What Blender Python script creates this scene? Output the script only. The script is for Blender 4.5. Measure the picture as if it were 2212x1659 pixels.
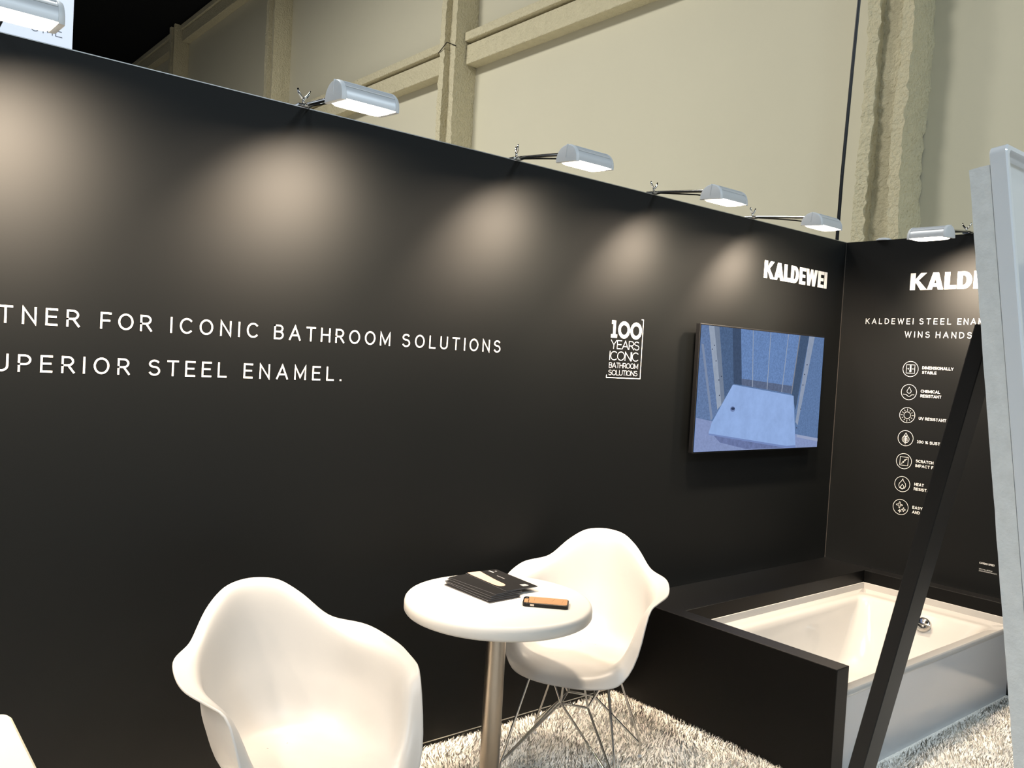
import bpy, bmesh, math, random
import numpy as np
from mathutils import Vector, Matrix

# ------------------------------------------------------------------ clean
for o in list(bpy.data.objects):
    bpy.data.objects.remove(o, do_unlink=True)
S = bpy.context.scene
COL = S.collection
PI = math.pi
rnd = random.Random(7)

# ------------------------------------------------------------------ camera
IMG_W, IMG_H, FOCAL = 2212, 1659, 1835.8
cam_data = bpy.data.cameras.new('camera')
cam = bpy.data.objects.new('camera', cam_data)
COL.objects.link(cam)
R_ = Vector((0.7711810, -0.6340515, 0.0570833))
U_ = Vector((-0.0236586, 0.0610608, 0.9978536))
F_ = Vector((0.6361761, 0.7708763, -0.0320882))
cam.matrix_world = Matrix(((R_.x, U_.x, -F_.x, -4.9439), (R_.y, U_.y, -F_.y, -2.8059), (R_.z, U_.z, -F_.z, 1.6142), (0, 0, 0, 1)))
cam_data.sensor_width = 36.0
cam_data.lens = FOCAL / IMG_W * 36.0
cam_data.clip_start = 0.05
cam_data.clip_end = 200
S.camera = cam

# ------------------------------------------------------------------ world, hall lights, exposure
w = bpy.data.worlds.new('hall_air')
S.world = w
w.use_nodes = True
w.node_tree.nodes['Background'].inputs[0].default_value = (0.80, 0.90, 1.0, 1)
w.node_tree.nodes['Background'].inputs[1].default_value = 0.10
S.view_settings.view_transform = 'Standard'
S.view_settings.look = 'None'
S.view_settings.exposure = 0.0
S.view_settings.gamma = 1.0
S.view_settings.use_curve_mapping = False

def area(name, loc, size, power, color, direction=(0, 0, -1), size_y=None, spread=180):
    d = bpy.data.lights.new(name, 'AREA')
    d.energy = power
    d.color = color
    d.size = size
    if size_y:
        d.shape = 'RECTANGLE'
        d.size_y = size_y
    d.spread = math.radians(spread)
    o = bpy.data.objects.new(name, d)
    COL.objects.link(o)
    o.location = loc
    o.rotation_euler = Vector(direction).to_track_quat('-Z', 'Y').to_euler()
    return o

HALL_COL = (1.0, 0.99, 0.95)
area('hall_high_bay_light', (-4.0, 4.5, 10.3), 1.6, 640, HALL_COL)
area('hall_high_bay_light', (-3.5, 10.5, 10.3), 1.6, 850, HALL_COL)
for hx, hy, hp in ((-14.0, -6.0, 1500), (-5.0, -12.0, 900), (2.0, -11.0, 900)):
    area('hall_high_bay_light', (hx, hy, 10.3), 2.4, hp, (0.76, 0.90, 1.0))
LAMP_COL = (1.0, 0.81, 0.61)
LAMP_POWER = 10.0
BEAM_POWER = 31.0

# ------------------------------------------------------------------ helpers
def lin(c):
    c = c / 255.0
    return c / 12.92 if c <= 0.04045 else ((c + 0.055) / 1.055) ** 2.4

def rgb(r, g, b):
    return (lin(r), lin(g), lin(b), 1.0)

MATS = {}
def mat(name, color, rough=0.5, metal=0.0, spec=0.5, bump=None, vary=None, emit=None, coat=0.0, sheen=0.0):
    if name in MATS:
        return MATS[name]
    m = bpy.data.materials.new(name)
    m.use_nodes = True
    nt = m.node_tree
    b = nt.nodes['Principled BSDF']
    b.inputs['Base Color'].default_value = color
    b.inputs['Roughness'].default_value = rough
    b.inputs['Metallic'].default_value = metal
    b.inputs['Specular IOR Level'].default_value = spec
    b.inputs['Coat Weight'].default_value = coat
    b.inputs['Coat Roughness'].default_value = 0.05
    b.inputs['Sheen Weight'].default_value = sheen
    tc = nt.nodes.new('ShaderNodeTexCoord')
    if vary:
        scale, amount = vary
        n = nt.nodes.new('ShaderNodeTexNoise')
        n.inputs['Scale'].default_value = scale
        n.inputs['Detail'].default_value = 5
        nt.links.new(tc.outputs['Object'], n.inputs['Vector'])
        mr = nt.nodes.new('ShaderNodeMapRange')
        mr.inputs['To Min'].default_value = 1 - amount
        mr.inputs['To Max'].default_value = 1 + amount
        nt.links.new(n.outputs['Fac'], mr.inputs['Value'])
        mx = nt.nodes.new('ShaderNodeMix')
        mx.data_type = 'RGBA'
        mx.blend_type = 'MULTIPLY'
        mx.inputs['Factor'].default_value = 1
        mx.inputs['A'].default_value = color
        nt.links.new(mr.outputs['Result'], mx.inputs['B'])
        nt.links.new(mx.outputs['Result'], b.inputs['Base Color'])
    if bump:
        scale, strength, dist = bump
        n2 = nt.nodes.new('ShaderNodeTexNoise')
        n2.inputs['Scale'].default_value = scale
        n2.inputs['Detail'].default_value = 4
        nt.links.new(tc.outputs['Object'], n2.inputs['Vector'])
        bp = nt.nodes.new('ShaderNodeBump')
        bp.inputs['Strength'].default_value = strength
        bp.inputs['Distance'].default_value = dist
        nt.links.new(n2.outputs['Fac'], bp.inputs['Height'])
        nt.links.new(bp.outputs['Normal'], b.inputs['Normal'])
    if emit:
        b.inputs['Emission Color'].default_value = emit[0]
        b.inputs['Emission Strength'].default_value = emit[1]
    MATS[name] = m
    return m

def emat(name, color, strength=1.0, speckle=None):
    if name in MATS:
        return MATS[name]
    m = bpy.data.materials.new(name)
    m.use_nodes = True
    nt = m.node_tree
    nt.nodes.remove(nt.nodes['Principled BSDF'])
    e = nt.nodes.new('ShaderNodeEmission')
    e.inputs[0].default_value = color
    e.inputs[1].default_value = strength
    if speckle:
        tc = nt.nodes.new('ShaderNodeTexCoord')
        n = nt.nodes.new('ShaderNodeTexNoise')
        n.inputs['Scale'].default_value = speckle[0]
        n.inputs['Detail'].default_value = 6
        n.inputs['Roughness'].default_value = 0.7
        nt.links.new(tc.outputs['Object'], n.inputs['Vector'])
        mr = nt.nodes.new('ShaderNodeMapRange')
        mr.inputs['From Min'].default_value = 0.3
        mr.inputs['From Max'].default_value = 0.7
        mr.inputs['To Min'].default_value = strength * (1 - speckle[1])
        mr.inputs['To Max'].default_value = strength * (1 + speckle[1])
        nt.links.new(n.outputs['Fac'], mr.inputs['Value'])
        nt.links.new(mr.outputs['Result'], e.inputs[1])
    nt.links.new(e.outputs[0], nt.nodes['Material Output'].inputs[0])
    MATS[name] = m
    return m

def tag(o, label=None, cat=None, group=None, kind=None):
    if label:
        o['label'] = label
    if cat:
        o['category'] = cat
    if group:
        o['group'] = group
    if kind:
        o['kind'] = kind
    return o

def empty(name, loc=(0, 0, 0), rz=0.0):
    o = bpy.data.objects.new(name, None)
    o.empty_display_size = 0.1
    COL.objects.link(o)
    o.location = loc
    o.rotation_euler = (0, 0, rz)
    return o

def link(name, me, m, parent=None):
    for x in (m if isinstance(m, (list, tuple)) else [m]):
        me.materials.append(x)
    o = bpy.data.objects.new(name, me)
    COL.objects.link(o)
    if parent:
        o.parent = parent
    return o

def obj(name, bm, m, parent=None, smooth=False, angle=None):
    me = bpy.data.meshes.new(name)
    bmesh.ops.recalc_face_normals(bm, faces=bm.faces[:])
    bm.to_mesh(me)
    bm.free()
    if smooth:
        for p in me.polygons:
            p.use_smooth = True
        if angle:
            me.set_sharp_from_angle(angle=math.radians(angle))
    return link(name, me, m, parent)

def box(lo, hi, bevel=0.0, seg=2, bm=None):
    bm = bm or bmesh.new()
    lo, hi = Vector(lo), Vector(hi)
    r = bmesh.ops.create_cube(bm, size=1.0)
    vs = r['verts']
    c, d = (lo + hi) / 2, hi - lo
    for v in vs:
        v.co = Vector((c.x + v.co.x * d.x, c.y + v.co.y * d.y, c.z + v.co.z * d.z))
    if bevel > 0:
        es = {e for v in vs for e in v.link_edges}
        bmesh.ops.bevel(bm, geom=list(es), offset=bevel, segments=seg, profile=0.5, affect='EDGES')
    return bm

def tube(points, r, n=10, bm=None, cap=True):
    """sweep a circle along a polyline"""
    bm = bm or bmesh.new()
    P = [Vector(p) for p in points]
    rs = r if isinstance(r, (list, tuple)) else [r] * len(P)
    rings = []
    up = None
    for i, p in enumerate(P):
        if i == 0:
            t = (P[1] - P[0])
        elif i == len(P) - 1:
            t = (P[-1] - P[-2])
        else:
            t = (P[i + 1] - P[i]).normalized() + (P[i] - P[i - 1]).normalized()
        t.normalize()
        if up is None:
            up = Vector((0, 0, 1)) if abs(t.z) < 0.9 else Vector((1, 0, 0))
        a = t.cross(up)
        if a.length < 1e-4:
            a = t.orthogonal()
        a.normalize()
        b = a.cross(t).normalized()
        up = b
        rings.append([bm.verts.new(p + a * (math.cos(2 * PI * k / n) * rs[i]) + b * (math.sin(2 * PI * k / n) * rs[i])) for k in range(n)])
    for i in range(len(rings) - 1):
        for k in range(n):
            bm.faces.new((rings[i][k], rings[i][(k + 1) % n], rings[i + 1][(k + 1) % n], rings[i + 1][k]))
    if cap:
        bm.faces.new(rings[0][::-1])
        bm.faces.new(rings[-1])
    return bm

def lathe(profile, n=48, centre=(0, 0, 0), bm=None):
    bm = bm or bmesh.new()
    cx, cy, cz = centre
    rings = []
    for r, z in profile:
        if r < 1e-6:
            rings.append([bm.verts.new((cx, cy, cz + z))])
        else:
            rings.append([bm.verts.new((cx + r * math.cos(2 * PI * k / n), cy + r * math.sin(2 * PI * k / n), cz + z)) for k in range(n)])
    for a, b in zip(rings[:-1], rings[1:]):
        for k in range(n):
            k2 = (k + 1) % n
            if len(a) == 1 and len(b) == 1:
                continue
            if len(a) == 1:
                bm.faces.new((a[0], b[k], b[k2]))
            elif len(b) == 1:
                bm.faces.new((a[k], a[k2], b[0]))
            else:
                bm.faces.new((a[k], a[k2], b[k2], b[k]))
    return bm

def loops_mesh(loops, bm=None, close_last=True, close_first=False):
    """skin a list of equally long closed vertex loops"""
    bm = bm or bmesh.new()
    V = [[bm.verts.new(p) for p in L] for L in loops]
    n = len(V[0])
    for a, b in zip(V[:-1], V[1:]):
        for k in range(n):
            bm.faces.new((a[k], a[(k + 1) % n], b[(k + 1) % n], b[k]))
    if close_last:
        bm.faces.new(V[-1])
    if close_first:
        bm.faces.new(V[0][::-1])
    return bm

def rrect(x0, x1, y0, y1, r, z, seg=8):
    pts = []
    for cx, cy, a0 in ((x1 - r, y1 - r, 0), (x0 + r, y1 - r, 90), (x0 + r, y0 + r, 180), (x1 - r, y0 + r, 270)):
        for k in range(seg + 1):
            a = math.radians(a0 + 90 * k / seg)
            pts.append((cx + r * math.cos(a), cy + r * math.sin(a), z))
    return pts

# ------------------------------------------------------------------ materials
def laminate(name, color, rough, ior):
    """matt black board: dark body under a soft, short-tailed sheen"""
    m = bpy.data.materials.new(name)
    m.use_nodes = True
    nt = m.node_tree
    nt.nodes.remove(nt.nodes['Principled BSDF'])
    df = nt.nodes.new('ShaderNodeBsdfDiffuse')
    df.inputs['Color'].default_value = color
    gs = nt.nodes.new('ShaderNodeBsdfAnisotropic')
    gs.distribution = 'BECKMANN'
    gs.inputs['Color'].default_value = (1, 1, 1, 1)
    gs.inputs['Roughness'].default_value = rough
    fr = nt.nodes.new('ShaderNodeFresnel')
    fr.inputs['IOR'].default_value = ior
    mx = nt.nodes.new('ShaderNodeMixShader')
    nt.links.new(fr.outputs[0], mx.inputs[0])
    nt.links.new(df.outputs[0], mx.inputs[1])
    nt.links.new(gs.outputs[0], mx.inputs[2])
    nt.links.new(mx.outputs[0], nt.nodes['Material Output'].inputs[0])
    return m
M_BLACK = laminate('black_laminate', rgb(14, 15, 15), 0.57, 1.25)
M_BLACK2 = laminate('black_surround', rgb(8, 8, 8), 0.50, 1.26)
M_ALU = mat('brushed_aluminium', rgb(200, 200, 198), rough=0.35, metal=1.0)
M_SEAM = mat('corner_seam', rgb(62, 58, 54), rough=0.5)
M_WHITE = mat('white_vinyl', rgb(206, 203, 198), rough=0.55, spec=0.3)
M_SHELL = mat('white_moulded_plastic', rgb(170, 168, 165), rough=0.38, spec=0.4)
M_TABLE = mat('white_table_laminate', rgb(188, 186, 182), rough=0.40, spec=0.4)
M_CHROME = mat('chrome', rgb(200, 198, 194), rough=0.12, metal=1.0)
M_STEEL = mat('brushed_steel_post', rgb(150, 142, 132), rough=0.32, metal=1.0)
M_ENAMEL = mat('white_enamel', rgb(168, 165, 160), rough=0.10, spec=0.5, coat=0.4)
M_TRAY = mat('tray_enamel', rgb(198, 200, 203), rough=0.14, spec=0.5, coat=0.3)
M_FOAM = mat('grey_foam_support', rgb(196, 197, 196), rough=0.95, spec=0.1, vary=(38, 0.16), bump=(160, 0.5, 0.002))
M_EASEL = mat('black_painted_metal', rgb(9, 9, 10), rough=0.45, spec=0.3)
M_HALL = mat('hall_wall_paint', rgb(200, 194, 172), rough=0.85, spec=0.15, vary=(0.5, 0.04))
M_SPRAY = mat('sprayed_fireproofing', rgb(196, 187, 158), rough=1.0, spec=0.05, vary=(9, 0.10), bump=(26, 1.0, 0.035))
M_HALLBLACK = mat('hall_ceiling_black', rgb(24, 25, 26), rough=0.9, spec=0.1)
M_CARPET = mat('cream_carpet_base', rgb(250, 244, 234), rough=1.0, spec=0.0, vary=(14, 0.08), bump=(120, 0.8, 0.01))
M_PILE = mat('cream_carpet_fibre', rgb(250, 246, 238), rough=1.0, spec=0.0, vary=(5, 0.05))
M_HEAD = mat('lamp_silver_housing', rgb(190, 192, 195), rough=0.4, metal=0.25)
M_CAP = mat('lamp_end_cap_plastic', rgb(190, 192, 194), rough=0.45)
M_GLASS = mat('lamp_glowing_glass', rgb(255, 244, 226), rough=0.3, emit=((1.0, 0.90, 0.74, 1), 9.0))
M_DARK = mat('black_plastic', rgb(8, 8, 9), rough=0.4, spec=0.3)

# ------------------------------------------------------------------ setting: booth
WALL_H = 2.44
floor = obj('floor', box((-9, -9, -0.05), (3.75, 31, 0.0)), M_CARPET)
tag(floor, 'cream carpeted floor of the exhibition stand', kind='structure')

wall_back = obj('wall_back', box((-8.5, 0.0, 0.0), (0.0, 0.05, WALL_H)), M_BLACK)
tag(wall_back, 'long matt black stand wall carrying the white slogan', kind='structure')
wall_right = obj('wall_right', box((0.0, -3.0, 0.0), (0.05, 0.05, WALL_H)), M_BLACK)
tag(wall_right, 'short matt black stand wall with the list of icons', kind='structure')
t = obj('trim_1', box((-8.5, -0.0015, WALL_H - 0.0015), (0.0, 0.0515, WALL_H + 0.0015)), M_ALU)
tag(t, 'thin aluminium edge along the top of the long wall', kind='structure')
t = obj('trim_2', box((-0.004, -0.0015, 0.47), (0.0, 0.0, WALL_H - 0.004)), M_SEAM)
tag(t, 'thin seam line where the two black walls meet', kind='structure')
t = obj('trim_3', box((-8.5, -0.003, 0.024), (-1.86, 0.0, 0.027)), M_ALU)
tag(t, 'thin metal strip along the foot of the long wall', kind='structure')

# ------------------------------------------------------------------ setting: exhibition hall behind
HX = 3.75
wall_hall = obj('wall_hall', box((HX, -6, 0), (HX + 0.2, 31, 13)), M_HALL)
tag(wall_hall, 'tall beige hall wall behind the stand', kind='structure')
wall_end = obj('wall_far', box((-30, 31, 0), (HX + 0.2, 31.2, 13)), M_HALLBLACK)
tag(wall_end, 'dark far end of the hall', kind='structure')
ceil = obj('ceiling', box((-30, -12, 11.15), (HX + 0.2, 31.2, 11.3)), M_HALLBLACK)
tag(ceil, 'black hall ceiling', kind='structure')

def noisy_prism(profile, z0, z1, rows, amp, seed):
    r = np.random.RandomState(seed)
    P = np.array(profile, float)
    # densify the outline
    out = []
    n = len(P)
    for i in range(n):
        a, b = P[i], P[(i + 1) % n]
        k = max(1, int(np.linalg.norm(b - a) / 0.06))
        for j in range(k):
            out.append(a + (b - a) * j / k)
    out = np.array(out)
    loops = []
    ph = r.rand(8) * 6.28
    for q in range(rows + 1):
        z = z0 + (z1 - z0) * q / rows
        slow = 0.6 * amp * np.array([math.sin(z * 1.7 + ph[0]) + 0.6 * math.sin(z * 4.1 + ph[1]), math.sin(z * 2.3 + ph[2]) + 0.6 * math.sin(z * 3.7 + ph[3])])
        L = out + slow + r.normal(0, amp * 0.55, out.shape)
        loops.append([(x, y, z) for x, y in L])
    return loops_mesh(loops, close_last=True, close_first=True)

col_names = [
    (1.58, 'nearest sprayed beige hall column, right of the hanging black cable', 13),
    (9.42, 'second sprayed hall column, behind the middle lamps, with a wire tied round it', 29),
    (16.99, 'third hall column, dimmer, left of the second lamp from the left', 47),
    (24.4, 'farthest hall column, almost lost in the dark hall corner', 61)]
for y, lab, sd in col_names:
    h, xf = 0.235, 3.3
    c = empty('hall_column', (HX - 0.22, y, 0))
    tag(c, lab, 'column', 'sprayed steel columns of the hall wall')
    rows = 190 if y < 10 else 60
    a = 0.014 if y < 5 else 0.009
    zt = 11.1
    # flange nearest the viewer, recessed web, far flange
    for nm, prof in (('flange', [(xf, -h), (HX, -h), (HX, -h + 0.11), (xf + .01, -h + 0.12)]),
                     ('web', [(xf + 0.13, -h + 0.08), (HX, -h + 0.08), (HX, h - 0.08), (xf + 0.13, h - 0.08)]),
                     ('flange', [(xf + .01, h - 0.12), (HX, h - 0.11), (HX, h), (xf, h)])):
        prof = [(px - (HX - 0.22), py) for px, py in prof]
        obj(nm, noisy_prism(prof, 0.0, zt, rows, a, sd), M_SPRAY, c, smooth=True, angle=50)
        sd += 1
    if 9 < y < 10:
        wire = [(-0.24, -0.26, 6.78), (-0.25, 0.0, 6.9), (-0.24, 0.26, 6.78)]
        obj('tie_wire', tube(wire, 0.008, 6), M_DARK, c)

def girt(y0, y1, z0, z1, lab):
    g = empty('wall_girt', (HX - 0.1, (y0 + y1) / 2, z0))
    tag(g, lab, 'beam', 'horizontal beams of the hall wall')
    L = (y1 - y0) / 2
    H = z1 - z0
    obj('beam_web', box((-0.05, -L, 0.05), (0.1, L, H - 0.02), 0.012), M_SPRAY, g)
    obj('top_flange', box((-0.19, -L, H - 0.15), (0.1, L, H), 0.015), M_SPRAY, g)
    obj('bottom_flange', box((-0.14, -L, 0.0), (0.1, L, 0.33), 0.015), M_SPRAY, g)
girt(1.85, 9.16, 6.52, 7.05, 'beige beam running up to the top edge between the two nearest columns')
girt(9.68, 16.72, 6.52, 7.05, 'beige beam passing behind the second lamp from the left')
girt(17.25, 24.1, 6.52, 7.05, 'beige beam beyond the third column, mostly hidden by the black wall')
girt(17.25, 24.1, 10.6, 11.1, 'high dim beam under the ceiling beyond the third column')
girt(24.65, 30.9, 10.6, 11.1, 'high dark beam in the far corner of the hall')

# white sign of another stand, behind the long wall
sg = empty('hanging_sign', (-4.6, 1.52, 2.44))
tag(sg, 'white sign board with grey lettering rising behind the wall at the top left', 'sign')
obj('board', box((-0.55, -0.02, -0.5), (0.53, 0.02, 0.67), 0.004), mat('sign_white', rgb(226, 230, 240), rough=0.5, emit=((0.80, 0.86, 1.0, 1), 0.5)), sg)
obj('sign_post', box((-0.4, 0.02, -2.44), (-0.34, 0.08, 0.6), 0.004), M_ALU, sg)
obj('sign_post', box((0.3, 0.02, -2.44), (0.36, 0.08, 0.6), 0.004), M_ALU, sg)

# ------------------------------------------------------------------ lettering: a small stroke alphabet
def arc(cx, cy, rx, ry, a0, a1, n=16):
    return [(cx + rx * math.cos(math.radians(a0 + (a1 - a0) * k / n)), cy + ry * math.sin(math.radians(a0 + (a1 - a0) * k / n))) for k in range(n + 1)]

def bowl(x0, w_, y0, y1):
    r = (y1 - y0) / 2
    rr = min(r, w_)
    return [(x0, y1)] + [(x0 + w_ - rr, y1)] + arc(x0 + w_ - rr, (y0 + y1) / 2, rr, r, 90, -90)[1:-1] + [(x0 + w_ - rr, y0), (x0, y0)]

S_CURVE = arc(.28, .755, .27, .245, 38, 180, 10) + arc(.28, .755, .27, .20, 180, 262, 6)[1:] + arc(.29, .27, .29, .28, 82, 0, 8)[0:] + arc(.29, .27, .29, .27, 0, -150, 12)[1:]
GLYPH = {
    'A': (.74, [[(0, 0), (.37, 1), (.74, 0)], [(.13, .32), (.61, .32)]]),
    'B': (.58, [bowl(0, .54, .53, 1), bowl(0, .58, 0, .53), [(0, 0), (0, 1)]]),
    'C': (.66, [arc(.38, .5, .38, .5, 48, 312, 26)]),
    'D': (.66, [[(0, 0), (0, 1)], bowl(0, .66, 0, 1)]),
    'E': (.52, [[(.52, 1), (0, 1), (0, 0), (.52, 0)], [(0, .52), (.46, .52)]]),
    'F': (.50, [[(.50, 1), (0, 1), (0, 0)], [(0, .5), (.44, .5)]]),
    'G': (.68, [arc(.38, .5, .38, .5, 48, 330, 26), [(.70, .30), (.70, .46), (.42, .46)]]),
    'H': (.62, [[(0, 0), (0, 1)], [(.62, 0), (.62, 1)], [(0, .52), (.62, .52)]]),
    'I': (.0, [[(0, 0), (0, 1)]]),
    'J': (.42, [[(.42, 1), (.42, .25)] + arc(.21, .22, .21, .22, 0, -180, 10)]),
    'K': (.60, [[(0, 0), (0, 1)], [(.58, 1), (.02, .42)], [(.20, .60), (.62, 0)]]),
    'L': (.48, [[(0, 1), (0, 0), (.48, 0)]]),
    'M': (.76, [[(0, 0), (0, 1), (.38, .15), (.76, 1), (.76, 0)]]),
    'N': (.62, [[(0, 0), (0, 1), (.62, 0), (.62, 1)]]),
    'O': (.76, [arc(.38, .5, .38, .5, 90, 450, 32)]),
    'P': (.56, [[(0, 0), (0, 1)], bowl(0, .56, .44, 1)]),
    'Q': (.76, [arc(.38, .5, .38, .5, 90, 450, 32), [(.45, .25), (.76, -.05)]]),
    'R': (.58, [[(0, 0), (0, 1)], bowl(0, .55, .46, 1), [(.30, .46), (.60, 0)]]),
    'S': (.58, [S_CURVE]),
    'T': (.60, [[(0, 1), (.60, 1)], [(.30, 1), (.30, 0)]]),
    'U': (.60, [[(0, 1), (0, .30)] + arc(.30, .30, .30, .30, 180, 360, 14) + [(.60, 1)]]),
    'V': (.68, [[(0, 1), (.34, 0), (.68, 1)]]),
    'W': (1.0, [[(0, 1), (.25, 0), (.5, .95), (.75, 0), (1.0, 1)]]),
    'X': (.64, [[(0, 0), (.64, 1)], [(0, 1), (.64, 0)]]),
    'Y': (.66, [[(0, 1), (.33, .46), (.66, 1)], [(.33, .46), (.33, 0)]]),
    'Z': (.58, [[(0, 1), (.58, 1), (0, 0), (.58, 0)]]),
    '0': (.56, [arc(.28, .5, .28, .5, 90, 450, 28)]),
    '1': (.24, [[(0, 1), (.13, 1), (.13, 0)], [(-.02, 0), (.28, 0)]]),
    '2': (.54, [arc(.27, .72, .27, .28, 165, -40, 12) + [(0, 0), (.54, 0)]]),
    '.': (.02, [[(0, 0), (.02, 0)]]),
    '%': (.80, [arc(.17, .78, .17, .22, 90, 450, 14), arc(.63, .22, .17, .22, 90, 450, 14), [(.12, 0), (.68, 1)]]),
    ' ': (.30, []),
}

def thicken(poly, wd, closed=False):
    """ribbon quads around a polyline with mitred joints and square ends"""
    P = [Vector((x, y)) for x, y in poly]
    Q = [P[0]]
    for p in P[1:]:
        if (p - Q[-1]).length > 1e-5:
            Q.append(p)
    P = Q
    closed = len(P) > 2 and (P[0] - P[-1]).length < 1e-4
    if closed:
        P = P[:-1]
    n = len(P)
    if not closed:
        d0 = (P[0] - P[1]).normalized()
        d1 = (P[-1] - P[-2]).normalized()
        P[0] = P[0] + d0 * wd / 2
        P[-1] = P[-1] + d1 * wd / 2
    L, R = [], []
    for i in range(n):
        if closed or 0 < i < n - 1:
            a = (P[i] - P[i - 1]).normalized()
            b = (P[(i + 1) % n] - P[i]).normalized()
            na, nb = Vector((-a.y, a.x)), Vector((-b.y, b.x))
            m = na + nb
            if m.length < 0.25:
                m = na
            m.normalize()
            k = min(1.0 / max(m.dot(na), 0.35), 2.6)
            off = m * (wd / 2 * k)
        else:
            d = (P[1] - P[0]) if i == 0 else (P[-1] - P[-2])
            d.normalize()
            off = Vector((-d.y, d.x)) * wd / 2
        L.append(P[i] + off)
        R.append(P[i] - off)
    quads = []
    for i in range(n if closed else n - 1):
        j = (i + 1) % n
        quads.append((L[i], L[j], R[j], R[i]))
    return quads

def text_width(txt, wt, track):
    x = 0
    for ch in txt:
        gw = GLYPH[ch][0]
        x += gw + (0 if ch == ' ' else wt) + track
    return x - track

def text_quads(txt, x0, x1, y0, y1, wt, squeeze=True, track=None):
    """wt: stroke weight relative to cap height; letters are spread between x0 and x1"""
    h = y1 - y0
    nat = text_width(txt, wt, 0)
    n = max(len(txt) - 1, 1)
    W = (x1 - x0) / h
    if track is None:
        track = (W - nat) / n
        sx = 1.0
        if squeeze is not True and squeeze:
            track = squeeze
            sx = (W - track * n) / nat
    else:
        sx = 1.0
    quads = []
    cx = 0.0
    for ch in txt:
        gw, strokes = GLYPH[ch]
        if ch != ' ':
            for st in strokes:
                pts = [(wt / 2 + x * sx + cx, wt / 2 + y * (1 - wt)) for x, y in st]
                for q in thicken(pts, wt):
                    quads.append([(x0 + v.x * h, y0 + v.y * h) for v in q])
        cx += gw * sx + (0 if ch == ' ' else wt) + track
    return quads

def quads_obj(name, quads, frame, m, parent, depth=0.0):
    """frame = (origin, right, up, normal); quads in metres on that plane"""
    o, r, u, nrm = [Vector(v) for v in frame]
    bm = bmesh.new()
    for qi, q in enumerate(quads):
        # overlapping strokes lie a hair above each other
        dq = depth + ((qi if len(quads) < 6 else 0) * 0.0003 if depth > 0.0015 else (qi % 9) * 0.00007)
        if sum(q[k][0] * q[(k + 1) % len(q)][1] - q[(k + 1) % len(q)][0] * q[k][1] for k in range(len(q))) < 0:
            q = list(q)[::-1]
        vs = [bm.verts.new(o + r * x + u * y + nrm * dq) for x, y in q]
        try:
            f = bm.faces.new(vs)
        except ValueError:
            continue
        if depth > 0.0015:
            low = [bm.verts.new(v.co - nrm * (dq - 0.0002)) for v in vs]
            for k in range(len(vs)):
                k2 = (k + 1) % len(vs)
                bm.faces.new((vs[k], low[k], low[k2], vs[k2]))
    for f in bm.faces:
        f.normal_update()
    me = bpy.data.meshes.new(name)
    bm.to_mesh(me)
    bm.free()
    me.materials.append(m)
    ob = bpy.data.objects.new(name, me)
    COL.objects.link(ob)
    ob.parent = parent
    return ob

FR_A = ((0, 0, 0), (1, 0, 0), (0, 0, 1), (0, -1, 0))
FR_B = ((0, 0, 0), (0, -1, 0), (0, 0, 1), (-1, 0, 0))

# slogan on the long wall
z0, z1 = 1.628, 1.679
for word, a, b in (('PARTNER', -4.721, -4.326), ('FOR', -4.268, -4.117), ('ICONIC', -4.060, -3.768), ('BATHROOM', -3.710, -3.243), ('SOLUTIONS', -3.189, -2.704)):
    tag(quads_obj('slogan_word', text_quads(word, a, b, z0, z1, 0.115), FR_A, M_WHITE, wall_back, 0.0012), 'white slogan lettering')
z0, z1 = 1.489, 1.540
for word, a, b in (('SUPERIOR', -4.603, -4.178), ('STEEL', -4.121, -3.870), ('ENAMEL.', -3.812, -3.442)):
    tag(quads_obj('slogan_word', text_quads(word, a, b, z0, z1, 0.115), FR_A, M_WHITE, wall_back, 0.0012), 'white slogan lettering')

# anniversary emblem
E_ = []
E_ += text_quads('1', -2.041, -1.999, 1.731, 1.813, 0.21)
for a, b in ((-1.996, -1.914), (-1.912, -1.830)):
    cx, hw = (a + b) / 2, (b - a) / 2
    sw = 0.0175
    E_ += thicken([(cx + (hw - sw / 2) * math.cos(2 * PI * k / 36), 1.772 + (0.041 - sw / 2) * math.sin(2 * PI * k / 36)) for k in range(37)], sw)
quads_obj('emblem_number', E_, FR_A, M_WHITE, wall_back, 0.0012)
for wd_, a, b, za, zb, wt in (('YEARS', -2.040, -1.836, 1.679, 1.721, .08), ('ICONIC', -2.044, -1.834, 1.625, 1.668, .08), ('BATHROOM', -2.044, -1.837, 1.589, 1.614, .095), ('SOLUTIONS', -2.045, -1.836, 1.554, 1.579, .095)):
    quads_obj('emblem_word', text_quads(wd_, a, b, za, zb, wt, squeeze=0.05), FR_A, M_WHITE, wall_back, 0.0012)
br = thicken([(-1.834, 1.829), (-1.822, 1.829), (-1.822, 1.542), (-2.057, 1.542), (-2.057, 1.553)], 0.0042)
quads_obj('emblem_bracket', br, FR_A, M_WHITE, wall_back, 0.0012)

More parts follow.
